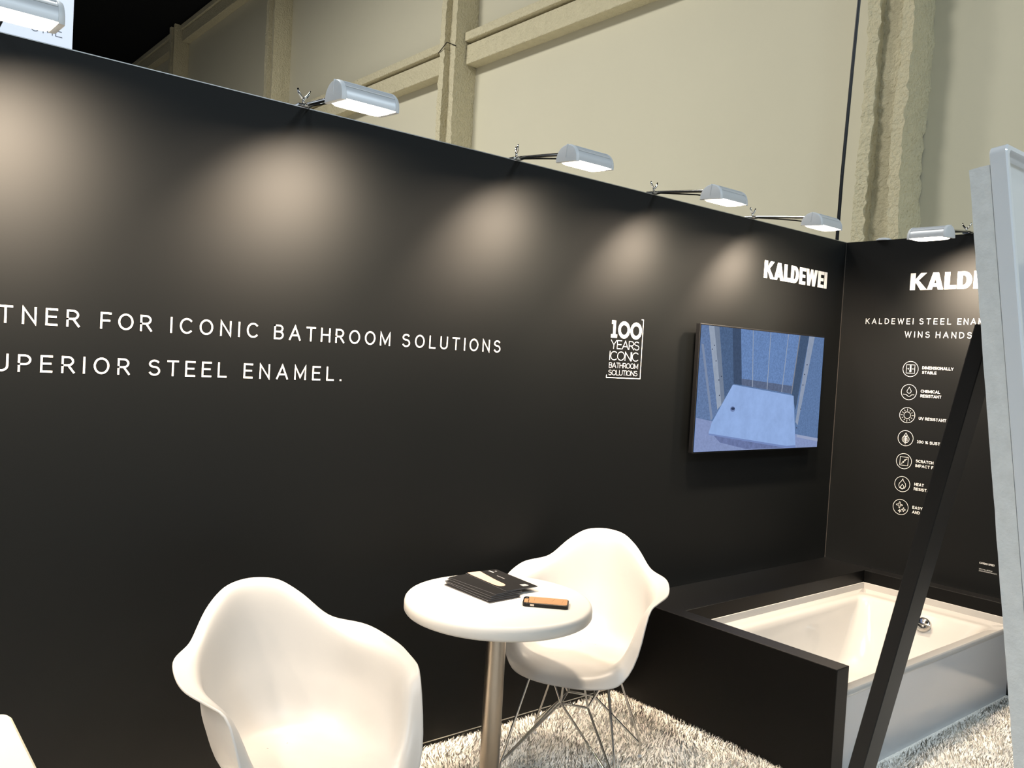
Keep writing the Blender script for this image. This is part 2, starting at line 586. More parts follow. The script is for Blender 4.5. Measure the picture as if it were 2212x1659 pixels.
# heavy logo letters
def R4(x0, y0, x1, y1):
    return [(x0, y0), (x1, y0), (x1, y1), (x0, y1)]
def ringD(wd):
    o = [(0, 0), (wd * .45, 0)] + arc(wd * .45, .5, wd * .55, .5, -90, 90, 14)[1:-1] + [(wd * .45, 1), (0, 1)]
    i = [(.29, .23), (wd * .45, .23)] + arc(wd * .45, .5, wd * .55 - .29, .27, -90, 90, 14)[1:-1] + [(wd * .45, .77), (.29, .77)]
    q = [[o[k], o[k + 1], i[k + 1], i[k]] for k in range(len(o) - 1)]
    q.append([o[-1], o[0], i[0], i[-1]])
    return q
LOGO = {
    'K': (.92, [R4(0, 0, .30, 1), [(.28, .36), (.30, .62), (.60, 1), (.95, 1)], [(.42, .66), (.36, .40), (.62, 0), (1.0, 0)]]),
    'A': (.88, [[(0, 0), (.28, 0), (.56, 1), (.30, 1)], [(.62, 0), (.92, 0), (.62, 1), (.36, 1)], R4(.24, .17, .66, .37)]),
    'L': (.62, [R4(0, 0, .30, 1), R4(.29, 0, .66, .24)]),
    'D': (.80, ringD(.80)),
    'E': (.62, [R4(0, 0, .29, 1), R4(.28, 0, .64, .20), R4(.28, .41, .60, .59), R4(.28, .80, .64, 1)]),
    'W': (1.22, [[(0, 1), (.28, 1), (.44, 0), (.18, 0)], [(.20, 0), (.44, 0), (.70, 1), (.50, 1)], [(.50, 1), (.72, 1), (.96, 0), (.72, 0)], [(.72, 0), (.98, 0), (1.2, 1), (.93, 1)]]),
    'I': (.29, [R4(0, 0, .29, 1)]),
}
def logo(x0, x1, y0, y1, frame, parent):
    h = y1 - y0
    gap = 0.09
    tot = sum(LOGO[c][0] for c in 'KALDEWEI') + gap * 7
    sx = (x1 - x0) / h / tot
    x = 0.0
    for c in 'KALDEWEI':
        gw, polys = LOGO[c]
        quads_obj('logo_letter', [[(x0 + (x + px) * sx * h, y0 + py * h) for px, py in P] for P in polys], frame, M_WHITE, parent, 0.002)
        x += gw + gap
logo(-0.852, -0.200, 2.135, 2.233, FR_A, wall_back)
logo(0.416, 1.066, 2.135, 2.233, FR_B, wall_right)

# headline and list on the short wall (right axis = -Y)
for word, a, b in (('KALDEWEI', .160, .451), ('STEEL', .486, .663), ('ENAMEL', .698, .905)):
    tag(quads_obj('headline_word', text_quads(word, a, b, 1.936, 1.970, 0.11), FR_B, M_WHITE, wall_right, 0.0012), 'white headline lettering')
for word, a, b in (('WINS', .405, .550), ('HANDS', .584, .780)):
    tag(quads_obj('headline_word', text_quads(word, a, b, 1.859, 1.894, 0.11), FR_B, M_WHITE, wall_right, 0.0012), 'white headline lettering')
CH = 0.0165
rows = [(('DIMENSIONALLY', .521, .695), ('STABLE', .522, .602)), (('CHEMICAL', .522, .631), ('RESISTANT', .522, .639)), (('UV RESISTANT', .522, .675),),
        (('100 % SUSTAINABLE', .523, .752),), (('SCRATCH', .523, .622), ('IMPACT F', .523, .624)), (('HEAT', .524, .578), ('RESISTANT', .523, .640)), (('EASY', .523, .580), ('AND', .523, .568))]
ZI = [1.675 - (1.675 - 0.865) * k / 6 for k in range(7)]
def ell(cx, cy, r, n=40, ry=None):
    ry = ry or r
    return [(cx + r * math.cos(2 * PI * k / n), cy + ry * math.sin(2 * PI * k / n)) for k in range(n + 1)]
def drop(cx, cy, r, h):
    pts = [(cx, cy + h)]
    pts += [(cx + r * .55, cy + h * .48)] + arc(cx, cy, r, r, 20, -200, 18) + [(cx - r * .55, cy + h * .48), (cx, cy + h)]
    return pts
def star(cx, cy, r):
    pts = []
    for k in range(33):
        a = 2 * PI * k / 32 + PI / 2
        q = abs(math.cos(2 * a)) ** 1.6
        pts.append((cx + r * (0.30 + 0.70 * q ** 2) * math.cos(a), cy + r * (0.30 + 0.70 * q ** 2) * math.sin(a)))
    return pts
ICON = [
    # thermometer in a square
    [([(-.55, -.55), (.55, -.55), (.55, .55), (-.55, .55), (-.55, -.55)], 1), ([(0, -.25), (0, .38)], 3.6), (ell(0, -.27, .06, 14), 3.2), ([(-.38, .02), (-.22, .02)], 1), ([(-.30, -.06), (-.30, .10)], 1), ([(.22, .02), (.38, .02)], 1)],
    # drop above a dented line
    [(drop(.02, .12, .27, .55), 1), ([(-.72, -.32), (-.35, -.32), (-.2, -.45), (-.02, -.56), (.16, -.56), (.32, -.40), (.42, -.32), (.72, -.32)], 1)],
    # sun
    [(ell(0, 0, .44, 30), 1)] + [([(.62 * math.cos(a), .62 * math.sin(a)), ((.84 if k % 3 == 0 else .76) * math.cos(a), (.84 if k % 3 == 0 else .76) * math.sin(a))], 1) for k, a in enumerate([2 * PI * j / 12 for j in range(12)])],
    # leaf
    [(drop(.02, -.12, .46, .82), 1), ([(.0, -.78), (.02, .32)], 1)] + [([(.01, y), (sgn * (.26 - .1 * (y > .0)), y + .17)], 1) for y in (-.45, -.28, -.11, .06, .18) for sgn in (-1, 1)],
    # scratched plate
    [([(-.52, -.55), (.55, -.55), (.55, .55), (-.52, .55), (-.52, -.55)], 1), ([(.40, .32), (.05, .18), (.20, .08), (-.15, -.06), (.0, -.16), (-.36, -.34)], 1)],
    # flame
    [([(.05, .72), (.12, .45), (.42, .1), (.46, -.2), (.36, -.48), (.02, -.66), (-.34, -.48), (-.46, -.18), (-.36, .12), (-.12, .4), (.05, .72)], 1), ([(.02, -.0), (.28, -.36), (.02, -.62), (-.24, -.40), (.02, .0)], 1)],
    # sparkles
    [(star(-.16, .26, .42), 1), (star(.40, -.28, .27), 1), (star(-.08, -.52, .20), 1)],
]
for k in range(7):
    zc = ZI[k]
    q = thicken(ell(.454, zc, .0445, 44), .0024)
    for st, wd_ in ICON[k]:
        pts = [(.454 + x * .0445, zc + y * .0445) for x, y in st]
        q += thicken(pts, .0022 * wd_)
    tag(quads_obj('list_icon', q, FR_B, M_WHITE, wall_right, 0.0012), 'white line icon in a circle')
    rw = rows[k]
    tops = [zc + .0195, zc - .0075] if len(rw) == 2 else [zc + .003]
    if len(rw) == 2:
        tops = [zc + .0195 - .0005, zc - .008]
    else:
        tops = [zc + .0 - .004 + .0]
    for (txt, a, b), tp in zip(rw, tops):
        quads_obj('list_text', text_quads(txt, a, b, tp - CH, tp, 0.18, squeeze=0.12), FR_B, M_WHITE, wall_right, 0.0012)
quads_obj('product_caption', text_quads('CAVENO SPEET', .907, .976, .633, .643, .2, squeeze=.1) + text_quads('WITH FULL ANTISLIP', .907, .975, .602, .608, .12, squeeze=.08) + text_quads('2 SHOWN IN BATHROOM C', .907, 1.0, .592, .598, .12, squeeze=.08), FR_B, M_WHITE, wall_right, 0.0012)
# the sign at the top left
for chx, a, b in (('O', .358, .396), ('M', .409, .449), ('E', .459, .488)):
    quads_obj('sign_letter', text_quads(chx, a, b, .122, .170, .07), ((0, -0.0205, 0.36), (1, 0, 0), (0, 0, 1), (0, -1, 0)), mat('sign_grey', rgb(120, 124, 130), rough=.6), sg, 0.001)

# ------------------------------------------------------------------ arm lamps
def head_profile(n=18):
    """half round section across the lamp (y, z), open side down"""
    pts = []
    for k in range(n + 1):
        a = PI * k / n
        pts.append((0.058 * math.cos(a), 0.060 * math.sin(a) ** 0.9))
    return pts

def make_lamp():
    root = empty('arm_lamp')
    ay, az = -0.42, -0.078          # head position from the clamp
    # clamp that grips the wall edge (wall 50 mm thick, behind the front face)
    c = box((-0.02, -0.006, 0.003), (0.02, 0.062, 0.012), 0.002)
    box((-0.016, 0.0555, -0.05), (0.016, 0.062, 0.006), 0.002, bm=c)
    obj('clamp', c, M_CHROME, root)
    wn = tube([(0, 0.0, 0.012), (0, 0.0, 0.034)], 0.005, 10)
    for s in (-1, 1):
        tube([(0, 0, 0.03), (s * 0.010, 0, 0.036), (s * 0.019, 0, 0.048), (s * 0.024, 0, 0.062)], [0.005, 0.0052, 0.0048, 0.003], 8, bm=wn)
    obj('wing_nut', wn, M_CHROME, root, smooth=True)
    arm = tube([(0.012, 0.055, 0.016), (0.012, -0.002, 0.013), (0.0, ay + 0.045, az + 0.054)], 0.0072, 12)
    obj('arm', arm, M_CHROME, root, smooth=True, angle=60)
    cable = tube([(0.028, 0.06, 0.004), (0.026, -0.02, 0.009), (0.018, -0.12, -0.006), (0.009, -0.26, -0.028), (0.0, ay + 0.05, az + 0.026)], 0.0032, 8)
    obj('lamp_cable', cable, M_DARK, root, smooth=True)
    # head, tilted a little so that it looks at the wall
    T = Matrix.Translation((0, ay, az)) @ Matrix.Rotation(math.radians(4), 4, 'X')
    L = 0.098
    pr = head_profile()
    bm = bmesh.new()
    inner = [(y * 0.955, z * 0.955) for y, z in pr]
    ring = pr + inner[::-1]
    V = [[bm.verts.new((x, y, z)) for y, z in ring] for x in (-L + 0.012, L - 0.012)]
    n = len(ring)
    for k in range(n):
        bm.faces.new((V[0][k], V[0][(k + 1) % n], V[1][(k + 1) % n], V[1][k]))
    bm.faces.new(V[0]); bm.faces.new(V[1][::-1])
    bmesh.ops.transform(bm, matrix=T, verts=bm.verts)
    hd = obj('housing', bm, M_HEAD, root, smooth=True, angle=40)
    # thin ribs along the housing
    rb = bmesh.new()
    for a in (38, 62):
        y, z = -0.0585 * math.cos(math.radians(a)), 0.061 * math.sin(math.radians(a)) ** 0.9
        box((-L + 0.013, y - 0.0015, z - 0.0015), (L - 0.013, y + 0.0015, z + 0.0015), bm=rb)
    bmesh.ops.transform(rb, matrix=T, verts=rb.verts)
    obj('housing_rib', rb, M_CAP, hd)
    for s in (-1, 1):
        loops = []
        for x, k in ((L - 0.012, 1.03), (L - 0.004, 1.03), (L + 0.002, 0.97), (L + 0.004, 0.86)):
            prk = [(y * k, z * k) for y, z in pr] + [(pr[-1][0] * k, -0.004 * k), (pr[0][0] * k, -0.004 * k)]
            loops.append([(s * x, y, z) for y, z in prk])
        cb = loops_mesh(loops, close_last=True, close_first=True)
        box((s * (L + 0.001) - 0.004, -0.002, 0.012), (s * (L + 0.001) + 0.004, 0.002, 0.061), 0.001, bm=cb)
        bmesh.ops.transform(cb, matrix=T, verts=cb.verts)
        obj('end_cap', cb, M_CAP, root, smooth=True, angle=35)
    gl = loops_mesh([rrect(-L + 0.014, L - 0.014, -0.050, 0.050, 0.012, 0.002, 4), rrect(-L + 0.014, L - 0.014, -0.050, 0.050, 0.012, -0.001, 4), rrect(-L + 0.020, L - 0.020, -0.042, 0.042, 0.012, -0.008, 4), rrect(-L + 0.035, L - 0.035, -0.026, 0.026, 0.012, -0.012, 4)], close_first=True)
    bmesh.ops.transform(gl, matrix=T, verts=gl.verts)
    obj('glowing_glass', gl, M_GLASS, root)
    return root

lamp0 = make_lamp()
def copy_tree(o, parent=None):
    c = o.copy()
    COL.objects.link(c)
    c.parent = parent
    for ch in list(o.children):
        copy_tree(ch, c)
    return c

def lamp_light(loc, rz):
    # each lamp throws a reflector beam on the wall and a wider pool of light downwards
    for nm, power, tilt, spread in (('arm_lamp_beam', BEAM_POWER, 38, 122), ('arm_lamp_light', LAMP_POWER, 8, 164)):
        d = bpy.data.lights.new(nm, 'AREA')
        d.shape = 'RECTANGLE'
        d.size, d.size_y = 0.15, 0.06
        d.energy = power
        d.color = LAMP_COL
        d.spread = math.radians(spread)
        o = bpy.data.objects.new(nm, d)
        COL.objects.link(o)
        o.matrix_world = Matrix.Translation(loc) @ Matrix.Rotation(rz, 4, 'Z') @ Matrix.Translation((0, -0.42, -0.096 if tilt < 20 else -0.112)) @ Matrix.Rotation(math.radians(-24 if tilt > 20 else 0), 4, 'Z') @ Matrix.Rotation(math.radians(tilt), 4, 'X')

lamps = [(-4.59, 0.0, 0.0, 'arm lamp cut by the left edge, in front of the white sign'),
         (-3.642, 0.0, 0.0, 'large arm lamp in front of the second hall column, above the slogan'),
         (-2.675, 0.0, 0.0, 'middle arm lamp on the long wall, third from the left'),
         (-1.805, 0.0, 0.0, 'arm lamp on the long wall above the television, fourth from the left'),
         (-0.993, 0.0, 0.0, 'arm lamp on the long wall nearest the corner and the black cable'),
         (0.0, -0.71, -PI / 2, 'arm lamp on the short wall, above the icon list')]
for i, (x, y, rz, lab) in enumerate(lamps):
    o = lamp0 if i == 0 else copy_tree(lamp0)
    o.location = (x, y, WALL_H)
    o.rotation_euler = (0, 0, rz)
    tag(o, lab, 'lamp', 'clamp-on arm lamps along the wall tops')
    if i == 2:
        for ch in o.children:
            if ch.name.startswith('wing_nut'):
                ch.rotation_euler = (0, 0, PI / 2 - 0.5)
    lamp_light((x, y, WALL_H), rz)
# two more lamps of the row stand outside the picture, left of the frame
for x in (-5.55, -6.5):
    o = copy_tree(lamp0)
    o.location = (x, 0, WALL_H)
    tag(o, 'arm lamp farther left along the long wall, outside the picture, ' + ('nearer' if x > -6 else 'farther') + ' one', 'lamp', 'clamp-on arm lamps along the wall tops')
    lamp_light((x, 0, WALL_H), 0)
# hanging cable and the small white cap on the short wall
cb = obj('hanging_cable', tube([(0.143, 0.15, 0.0), (0.14, 0.15, 2.3), (0.15, 0.15, 2.9), (0.185, 0.15, 3.6), (0.21, 0.15, 4.04), (0.30, 0.15, 6.5), (0.45, 0.15, 11.15)], 0.011, 8), M_DARK)
tag(cb, 'thin black cable hanging straight down behind the wall corner', 'cable')
wc = obj('cable_cap', lathe([(0, 0.016), (0.03, 0.014), (0.045, 0.006), (0.046, 0.0), (0, 0.0)], 24, (0.025, -0.225, WALL_H)), M_CAP, smooth=True, angle=50)
tag(wc, 'small flat white cap lying on top of the short wall near the corner', 'cap')

# ------------------------------------------------------------------ television
tv = empty('television', (-0.876, -0.065, 1.506))
tag(tv, 'flat television showing a blue picture of a shower tray, on the black wall', 'television')
hw, hh = 0.587, 0.334
obj('frame', box((-hw, 0.0, -hh), (hw, 0.028, hh), 0.003), M_DARK, tv)
obj('wall_mount', box((-0.25, 0.028, -0.18), (0.25, 0.065, 0.18), 0.004), M_DARK, tv)
# picture: polygons in measured screen pixels, mapped to the panel
SC = [(928, 168), (1976, 290), (1902, 1212), (862, 1243)]
def homography(src, dst):
    A, b = [], []
    for (x, y), (u, v) in zip(src, dst):
        A.append([x, y, 1, 0, 0, 0, -u * x, -u * y]); b.append(u)
        A.append([0, 0, 0, x, y, 1, -v * x, -v * y]); b.append(v)
    h = np.linalg.solve(np.array(A, float), np.array(b, float))
    return np.append(h, 1).reshape(3, 3)
sw_, sh_ = 0.580, 0.326
HM = homography(SC, [(-sw_, sh_), (sw_, sh_), (sw_, -sh_), (-sw_, -sh_)])
def scr(x, y):
    q = HM @ np.array([x, y, 1.0])
    return (min(max(q[0] / q[2], -sw_), sw_), min(max(q[1] / q[2], -sh_), sh_))
def sr(r, g, b):
    return rgb(r, g, b)
PICT = [
    ('picture_wall', [(928, 168), (1976, 290), (1902, 1212), (862, 1243)], (86, 122, 178), (90, .22)),
    ('picture_panel', [(928, 168), (1000, 178), (1070, 900), (1005, 985), (880, 955)], (92, 124, 178), (90, .25)),
    ('picture_floor', [(880, 955), (1005, 985), (1730, 1105), (1910, 1145), (1902, 1212), (862, 1243)], (128, 148, 205), (60, .12)),
    ('picture_batten', [(925, 330), (945, 335), (1022, 960), (1005, 985)], (122, 142, 178), None),
    ('picture_stud', [(988, 176), (1035, 182), (1095, 850), (1060, 890)], (148, 165, 190), (30, .08)),
    ('picture_stud', [(1035, 182), (1078, 187), (1122, 800), (1095, 850)], (112, 130, 158), (30, .08)),
    ('picture_panel', [(1078, 187), (1190, 198), (1198, 675), (1122, 800)], (70, 100, 146), (90, .25)),
    ('picture_corner', [(1190, 198), (1262, 207), (1268, 685), (1198, 675)], (58, 80, 116), (60, .15)),
    ('picture_back_wall', [(1262, 207), (1762, 266), (1692, 765), (1268, 685)], (94, 134, 198), (90, .25)),
    ('picture_shade', [(1265, 630), (1712, 700), (1692, 765), (1268, 685)], (86, 104, 142), (60, .2)),
    ('picture_seam', [(1364, 219), (1369, 219), (1361, 702), (1355, 701)], (150, 164, 190), None),
    ('picture_seam', [(1515, 237), (1520, 237), (1484, 725), (1478, 724)], (150, 164, 190), None),
    ('picture_seam', [(1666, 255), (1671, 255), (1609, 748), (1603, 747)], (150, 164, 190), None),
    ('picture_corner', [(1762, 266), (1845, 276), (1722, 900), (1692, 765)], (62, 88, 128), (60, .15)),
    ('picture_seam', [(1762, 266), (1770, 267), (1692, 765), (1685, 763)], (128, 134, 150), None),
    ('picture_stud', [(1845, 276), (1892, 281), (1738, 1030), (1720, 1000)], (138, 156, 188), (30, .08)),
    ('picture_batten', [(1730, 1105), (1908, 1140), (1905, 1165), (1728, 1128)], (150, 164, 206), None),
    ('picture_shadow', [(1010, 1085), (1400, 1160), (1640, 1215), (1300, 1222), (1080, 1165)], (100, 118, 176), (40, .2)),
    ('picture_tray_edge', [(985, 1085), (1718, 1190), (1718, 1217), (1640, 1217), (985, 1100)], (110, 138, 205), None),
    ('picture_tray', [(1190, 680), (1706, 780), (1718, 1195), (1640, 1200), (985, 1088), (1010, 1000)], (138, 176, 242), (8, .10)),
    ('picture_drain', [(1188 + 21 * math.cos(a), 886 + 23 * math.sin(a)) for a in [2 * PI * k / 20 for k in range(20)]], (104, 130, 190), None),
    ('picture_drain', [(1190 + 15 * math.cos(a), 883 + 12 * math.sin(a)) for a in [2 * PI * k / 20 for k in range(20)]], (44, 60, 100), None),
]
scrn = obj('screen', box((-sw_, -0.0015, -sh_), (sw_, 0.001, sh_)), emat('screen_glow', rgb(86, 122, 178), 1.0), tv)
for i, (nm, poly, colr, spk) in enumerate(PICT):
    g_ = sum(colr) / 3
    colr = tuple(int((c * 0.76 + g_ * 0.24) * 0.97) for c in colr)
    bm = bmesh.new()
    vs = []
    for x, y in poly:
        u, v = scr(x, y)
        vs.append(bm.verts.new((u, -0.0017 - 0.00012 * i, v)))
    bm.faces.new(vs)
    obj(nm, bm, emat('screen_%d_%d_%d' % colr, rgb(*colr), 1.0, spk), scrn)
for x, y in ((1014, 378), (1032, 345), (1046, 478), (1070, 640), (1092, 610), (1075, 770), (1822, 518), (1800, 600), (1785, 690), (1765, 893), (1728, 1050)):
    bm = bmesh.new()
    bm.faces.new([bm.verts.new((scr(x + 5 * math.cos(a), y + 6 * math.sin(a))[0], -0.0048, scr(x + 5 * math.cos(a), y + 6 * math.sin(a))[1])) for a in [2 * PI * k / 8 for k in range(8)]])
    obj('picture_screw', bm, emat('screen_dot', rgb(66, 74, 96), 1.0), scrn)

# ------------------------------------------------------------------ bath in its black surround
su = empty('bath_surround', (-0.95, -0.5, 0))
tag(su, 'low matt black boxing around the white bathtub in the corner', 'surround')
def at_su(lo, hi):
    return [(lo[0] + 0.95, lo[1] + 0.5, lo[2]), (hi[0] + 0.95, hi[1] + 0.5, hi[2])]
obj('end_panel', box(*at_su((-1.86, -1.14, 0), (-1.77, -0.001, 0.478)), 0.003), M_BLACK2, su)
obj('back_ledge', box(*at_su((-1.769, -0.312, 0), (-0.001, -0.001, 0.470)), 0.002), M_BLACK2, su)
obj('side_ledge', box(*at_su((-0.100, -1.14, 0), (-0.001, -0.313, 0.470)), 0.002), M_BLACK2, su)

tub = empty('bathtub', (-0.93, -0.72, 0))
tag(tub, 'white enamelled bathtub set into the black surround', 'bathtub')
tx, ty = -0.93, -0.72
X0, X1, Y0, Y1 = -1.768, -0.102, -1.125, -0.314
def tl(L):
    return [(x - tx, y - ty, z) for x, y, z in L]
def lerp_loop(k, z, r):
    # k 0 = inner rim edge, 1 = floor of the tub
    a = (-1.680, -0.275, -1.060, -0.405)
    b = (-1.42, -0.66, -0.93, -0.54)
    q = [p + (s - p) * k for p, s in zip(a, b)]
    return rrect(q[0], q[1], q[2], q[3], r, z, 10)
loops = [tl(rrect(X0, X1, Y0, Y1, 0.012, 0.340, 10)), tl(rrect(X0, X1, Y0, Y1, 0.012, 0.358, 10)), tl(rrect(X0 + 0.006, X1 - 0.006, Y0 + 0.006, Y1 - 0.006, 0.012, 0.365, 10)),
         tl(rrect(-1.70, -0.235, -1.083, -0.370, 0.04, 0.366, 10)), tl(rrect(-1.692, -0.265, -1.072, -0.392, 0.05, 0.361, 10)),
         tl(lerp_loop(0.0, 0.348, 0.06)), tl(lerp_loop(0.06, 0.325, 0.07)), tl(lerp_loop(0.18, 0.26, 0.09)), tl(lerp_loop(0.36, 0.18, 0.12)), tl(lerp_loop(0.58, 0.105, 0.14)), tl(lerp_loop(0.80, 0.055, 0.15)), tl(lerp_loop(1.0, 0.038, 0.15)), tl(lerp_loop(1.25, 0.034, 0.10))]
tb = loops_mesh(loops)
obj('tub_shell', tb, M_ENAMEL, tub, smooth=True, angle=45)
# upstand along the two wall sides
obj('rim_upstand', box((X0 - tx, Y1 - 0.006 - ty, 0.360), (X1 - tx, Y1 - ty + 0.001, 0.401), 0.002), M_ENAMEL, tub)
obj('rim_upstand', box((X1 - 0.006 - tx, Y0 - ty, 0.360), (X1 - tx + 0.001, Y1 - 0.006 - ty, 0.401), 0.002), M_ENAMEL, tub)
obj('apron_panel', box((X0 + 0.001 - tx, Y0 + 0.002 - ty, 0.0), (X1 - tx, Y0 + 0.018 - ty, 0.341), 0.001), mat('white_gloss_apron', rgb(170, 171, 172), rough=0.16, spec=0.5), tub)
# overflow and filler knob on the end of the tub
kb = lathe([(0, 0.030), (0.022, 0.029), (0.031, 0.022), (0.034, 0.010), (0.034, 0.0), (0, 0.0)], 28)
box((-0.006, -0.040, 0.020), (0.006, 0.012, 0.038), 0.004, bm=kb)
ko = obj('overflow_knob', kb, M_CHROME, tub, smooth=True, angle=40)
ko.location = (-0.308 - tx, -0.772 - ty, 0.300)
ko.scale = (1.2, 1.2, 1.2)
ko.rotation_euler = (0, math.radians(-62), math.radians(0))

# ------------------------------------------------------------------ moulded armchairs
KEYS = np.array([
 [0, .2899, .3908, .2615, .4228, .2004, .4323, .1105, .4279],
 [20, .3043, .3945, .2725, .4260, .2047, .4349, .1125, .4274],
 [38, .3158, .4011, .2793, .4441, .2155, .4395, .1152, .4277],
 [50, .3294, .4839, .2838, .5159, .2355, .4516, .1352, .4245],
 [62, .3145, .6547, .2752, .6060, .2435, .4880, .1557, .4218],
 [75, .3130, .6617, .2752, .6409, .2377, .5190, .1669, .4199],
 [90, .3221, .6677, .2659, .6496, .2310, .5216, .1713, .4177],
 [110, .3195, .6878, .2545, .6593, .2333, .5373, .1689, .4180],
 [130, .2877, .7023, .2544, .6859, .2227, .5410, .1595, .4179],
 [150, .2854, .7725, .2561, .7351, .2200, .5585, .1526, .4181],
 [165, .2815, .8122, .2601, .7654, .2218, .5696, .1497, .4181],
 [180, .2843, .8190, .2633, .7727, .2214, .5749, .1485, .4180]])
def pchip(x, y, xs):
    h = np.diff(x)
    d = np.diff(y, axis=0) / h[:, None]
    m = np.zeros_like(y)
    for i in range(1, len(x) - 1):
        a, b = d[i - 1], d[i]
        w1, w2 = 2 * h[i] + h[i - 1], h[i] + 2 * h[i - 1]
        with np.errstate(divide='ignore', invalid='ignore'):
            v = (w1 + w2) / (w1 / a + w2 / b)
        m[i] = np.where(a * b > 0, v, 0)
    k = np.clip(np.searchsorted(x, xs, side='right') - 1, 0, len(x) - 2)
    t = ((xs - x[k]) / h[k])[:, None]
    H = h[k][:, None]
    return (2 * t**3 - 3 * t**2 + 1) * y[k] + (t**3 - 2 * t**2 + t) * H * m[k] + (-2 * t**3 + 3 * t**2) * y[k + 1] + (t**3 - t**2) * H * m[k + 1]
def shell_grid(nphi=120, nr=29, zc=.424):
    ph = np.linspace(-180, 180, nphi, endpoint=False)
    v = pchip(KEYS[:, 0], KEYS[:, 1:], np.abs(ph))
    # soften the angular variation a little
    for _ in range(2):
        v = (np.roll(v, 1, 0) + 2 * v + np.roll(v, -1, 0)) / 4
    P = np.zeros((nphi, 5, 2))
    P[:, 0] = [0, zc]
    P[:, 1], P[:, 2], P[:, 3], P[:, 4] = v[:, 6:8], v[:, 4:6], v[:, 2:4], v[:, 0:2]
    T = np.zeros_like(P)
    T[:, 1:-1] = (P[:, 2:] - P[:, :-2]) / 2
    T[:, 0] = P[:, 1] - P[:, 0]
    T[:, 0, 1] = 0
    T[:, -1] = P[:, -1] - P[:, -2]
    a = np.radians(ph)
    out = np.zeros((nphi, nr, 3))
    for j, t in enumerate(np.linspace(0, 4, nr)):
        k = min(int(t), 3)
        s = t - k
        q = (2*s**3 - 3*s**2 + 1) * P[:, k] + (s**3 - 2*s**2 + s) * T[:, k] + (-2*s**3 + 3*s**2) * P[:, k + 1] + (s**3 - s**2) * T[:, k + 1]
        out[:, j, 0] = q[:, 0] * np.cos(a)
        out[:, j, 1] = q[:, 0] * np.sin(a)
        out[:, j, 2] = q[:, 1]
    return out * np.array([1.2, 1.02, 1.075])

def make_chair():
    root = empty('armchair')
    G = shell_grid()
    n, m, _ = G.shape
    verts = [tuple(G[0, 0])]
    for i in range(n):
        for j in range(1, m):
            verts.append(tuple(G[i, j]))
    idx = lambda i, j: 1 + (i % n) * (m - 1) + (j - 1)
    faces = []
    for i in range(n):
        faces.append((0, idx(i, 1), idx(i + 1, 1)))
        for j in range(1, m - 1):
            faces.append((idx(i, j), idx(i, j + 1), idx(i + 1, j + 1), idx(i + 1, j)))
    me = bpy.data.meshes.new('seat_shell')
    me.from_pydata(verts, [], faces)
    for p in me.polygons:
        p.use_smooth = True
    sh = link('seat_shell', me, M_SHELL, root)
    md = sh.modifiers.new('thickness', 'SOLIDIFY')
    md.thickness = 0.007
    md.offset = -1.0
    md.use_even_offset = False
    bv = sh.modifiers.new('edge', 'BEVEL')
    bv.width = 0.0025
    bv.segments = 2
    bv.limit_method = 'ANGLE'
    bv.angle_limit = math.radians(50)
    # wire base
    FEET = {'FL': (.27, .215), 'FR': (.27, -.235), 'RL': (-.12, .24), 'RR': (-.145, -.215)}
    MOUNT = {'FL': (.14, .13, .436), 'FR': (.15, -.15, .436), 'RL': (-.06, .11, .436), 'RR': (-.08, -.10, .436)}
    FRM = {'FL': (.085, .055, .25), 'FR': (.085, -.055, .25), 'RL': (-.03, .055, .255), 'RR': (-.03, -.055, .255)}
    r = 0.0046
    for k in FEET:
        f, l = FEET[k]
        foot = Vector((f, l, 0.055))
        leg = tube([(f * 1.0, l * 1.0, 0.004), foot, MOUNT[k]], r * 1.15, 8)
        lo = obj('leg', leg, M_CHROME, root, smooth=True, angle=60)
        gl = lathe([(0, 0.0), (0.008, 0.0), (0.009, 0.008), (0.006, 0.014), (0, 0.014)], 12, (f, l, 0.0))
        obj('glide', gl, M_CAP, lo)
        tgt = [k] if k[0] == 'R' else [k, 'F' + ('R' if k[1] == 'L' else 'L')] if k == 'FL' else [k, 'RR']
        for q in tgt:
            obj('brace_rod', tube([foot, FRM[q]], r, 8), M_CHROME, root, smooth=True, angle=60)
    fr = tube([FRM['FL'], FRM['FR'], FRM['RR'], FRM['RL'], FRM['FL']], r * 1.1, 8)
    obj('centre_frame', fr, M_CHROME, root, smooth=True, angle=60)
    for a, b in (('FL', (.05, .15, .438)), ('FL', (.15, .03, .438)), ('FR', (.05, -.15, .438)), ('FR', (.15, -.03, .438)), ('RL', (-.11, .03, .44)), ('RL', (.0, .15, .44)), ('RR', (-.11, -.03, .44)), ('RR', (.0, -.15, .44))):
        obj('truss_rod', tube([FRM[a], b], r, 8), M_CHROME, root, smooth=True, angle=60)
    return root

ch1 = make_chair()
ch2 = copy_tree(ch1)
for o, x, y, deg, lab in ((ch1, -3.868, -0.639, 272.17, 'white moulded armchair in the foreground left of the round table, facing out'),
                          (ch2, -2.520, -0.409, 212.67, 'white moulded armchair with wire legs behind the round table')):
    o.location = (x, y, 0.005)
    o.rotation_euler = (0, 0, math.radians(deg))
    tag(o, lab, 'chair', 'white moulded armchairs on wire bases')

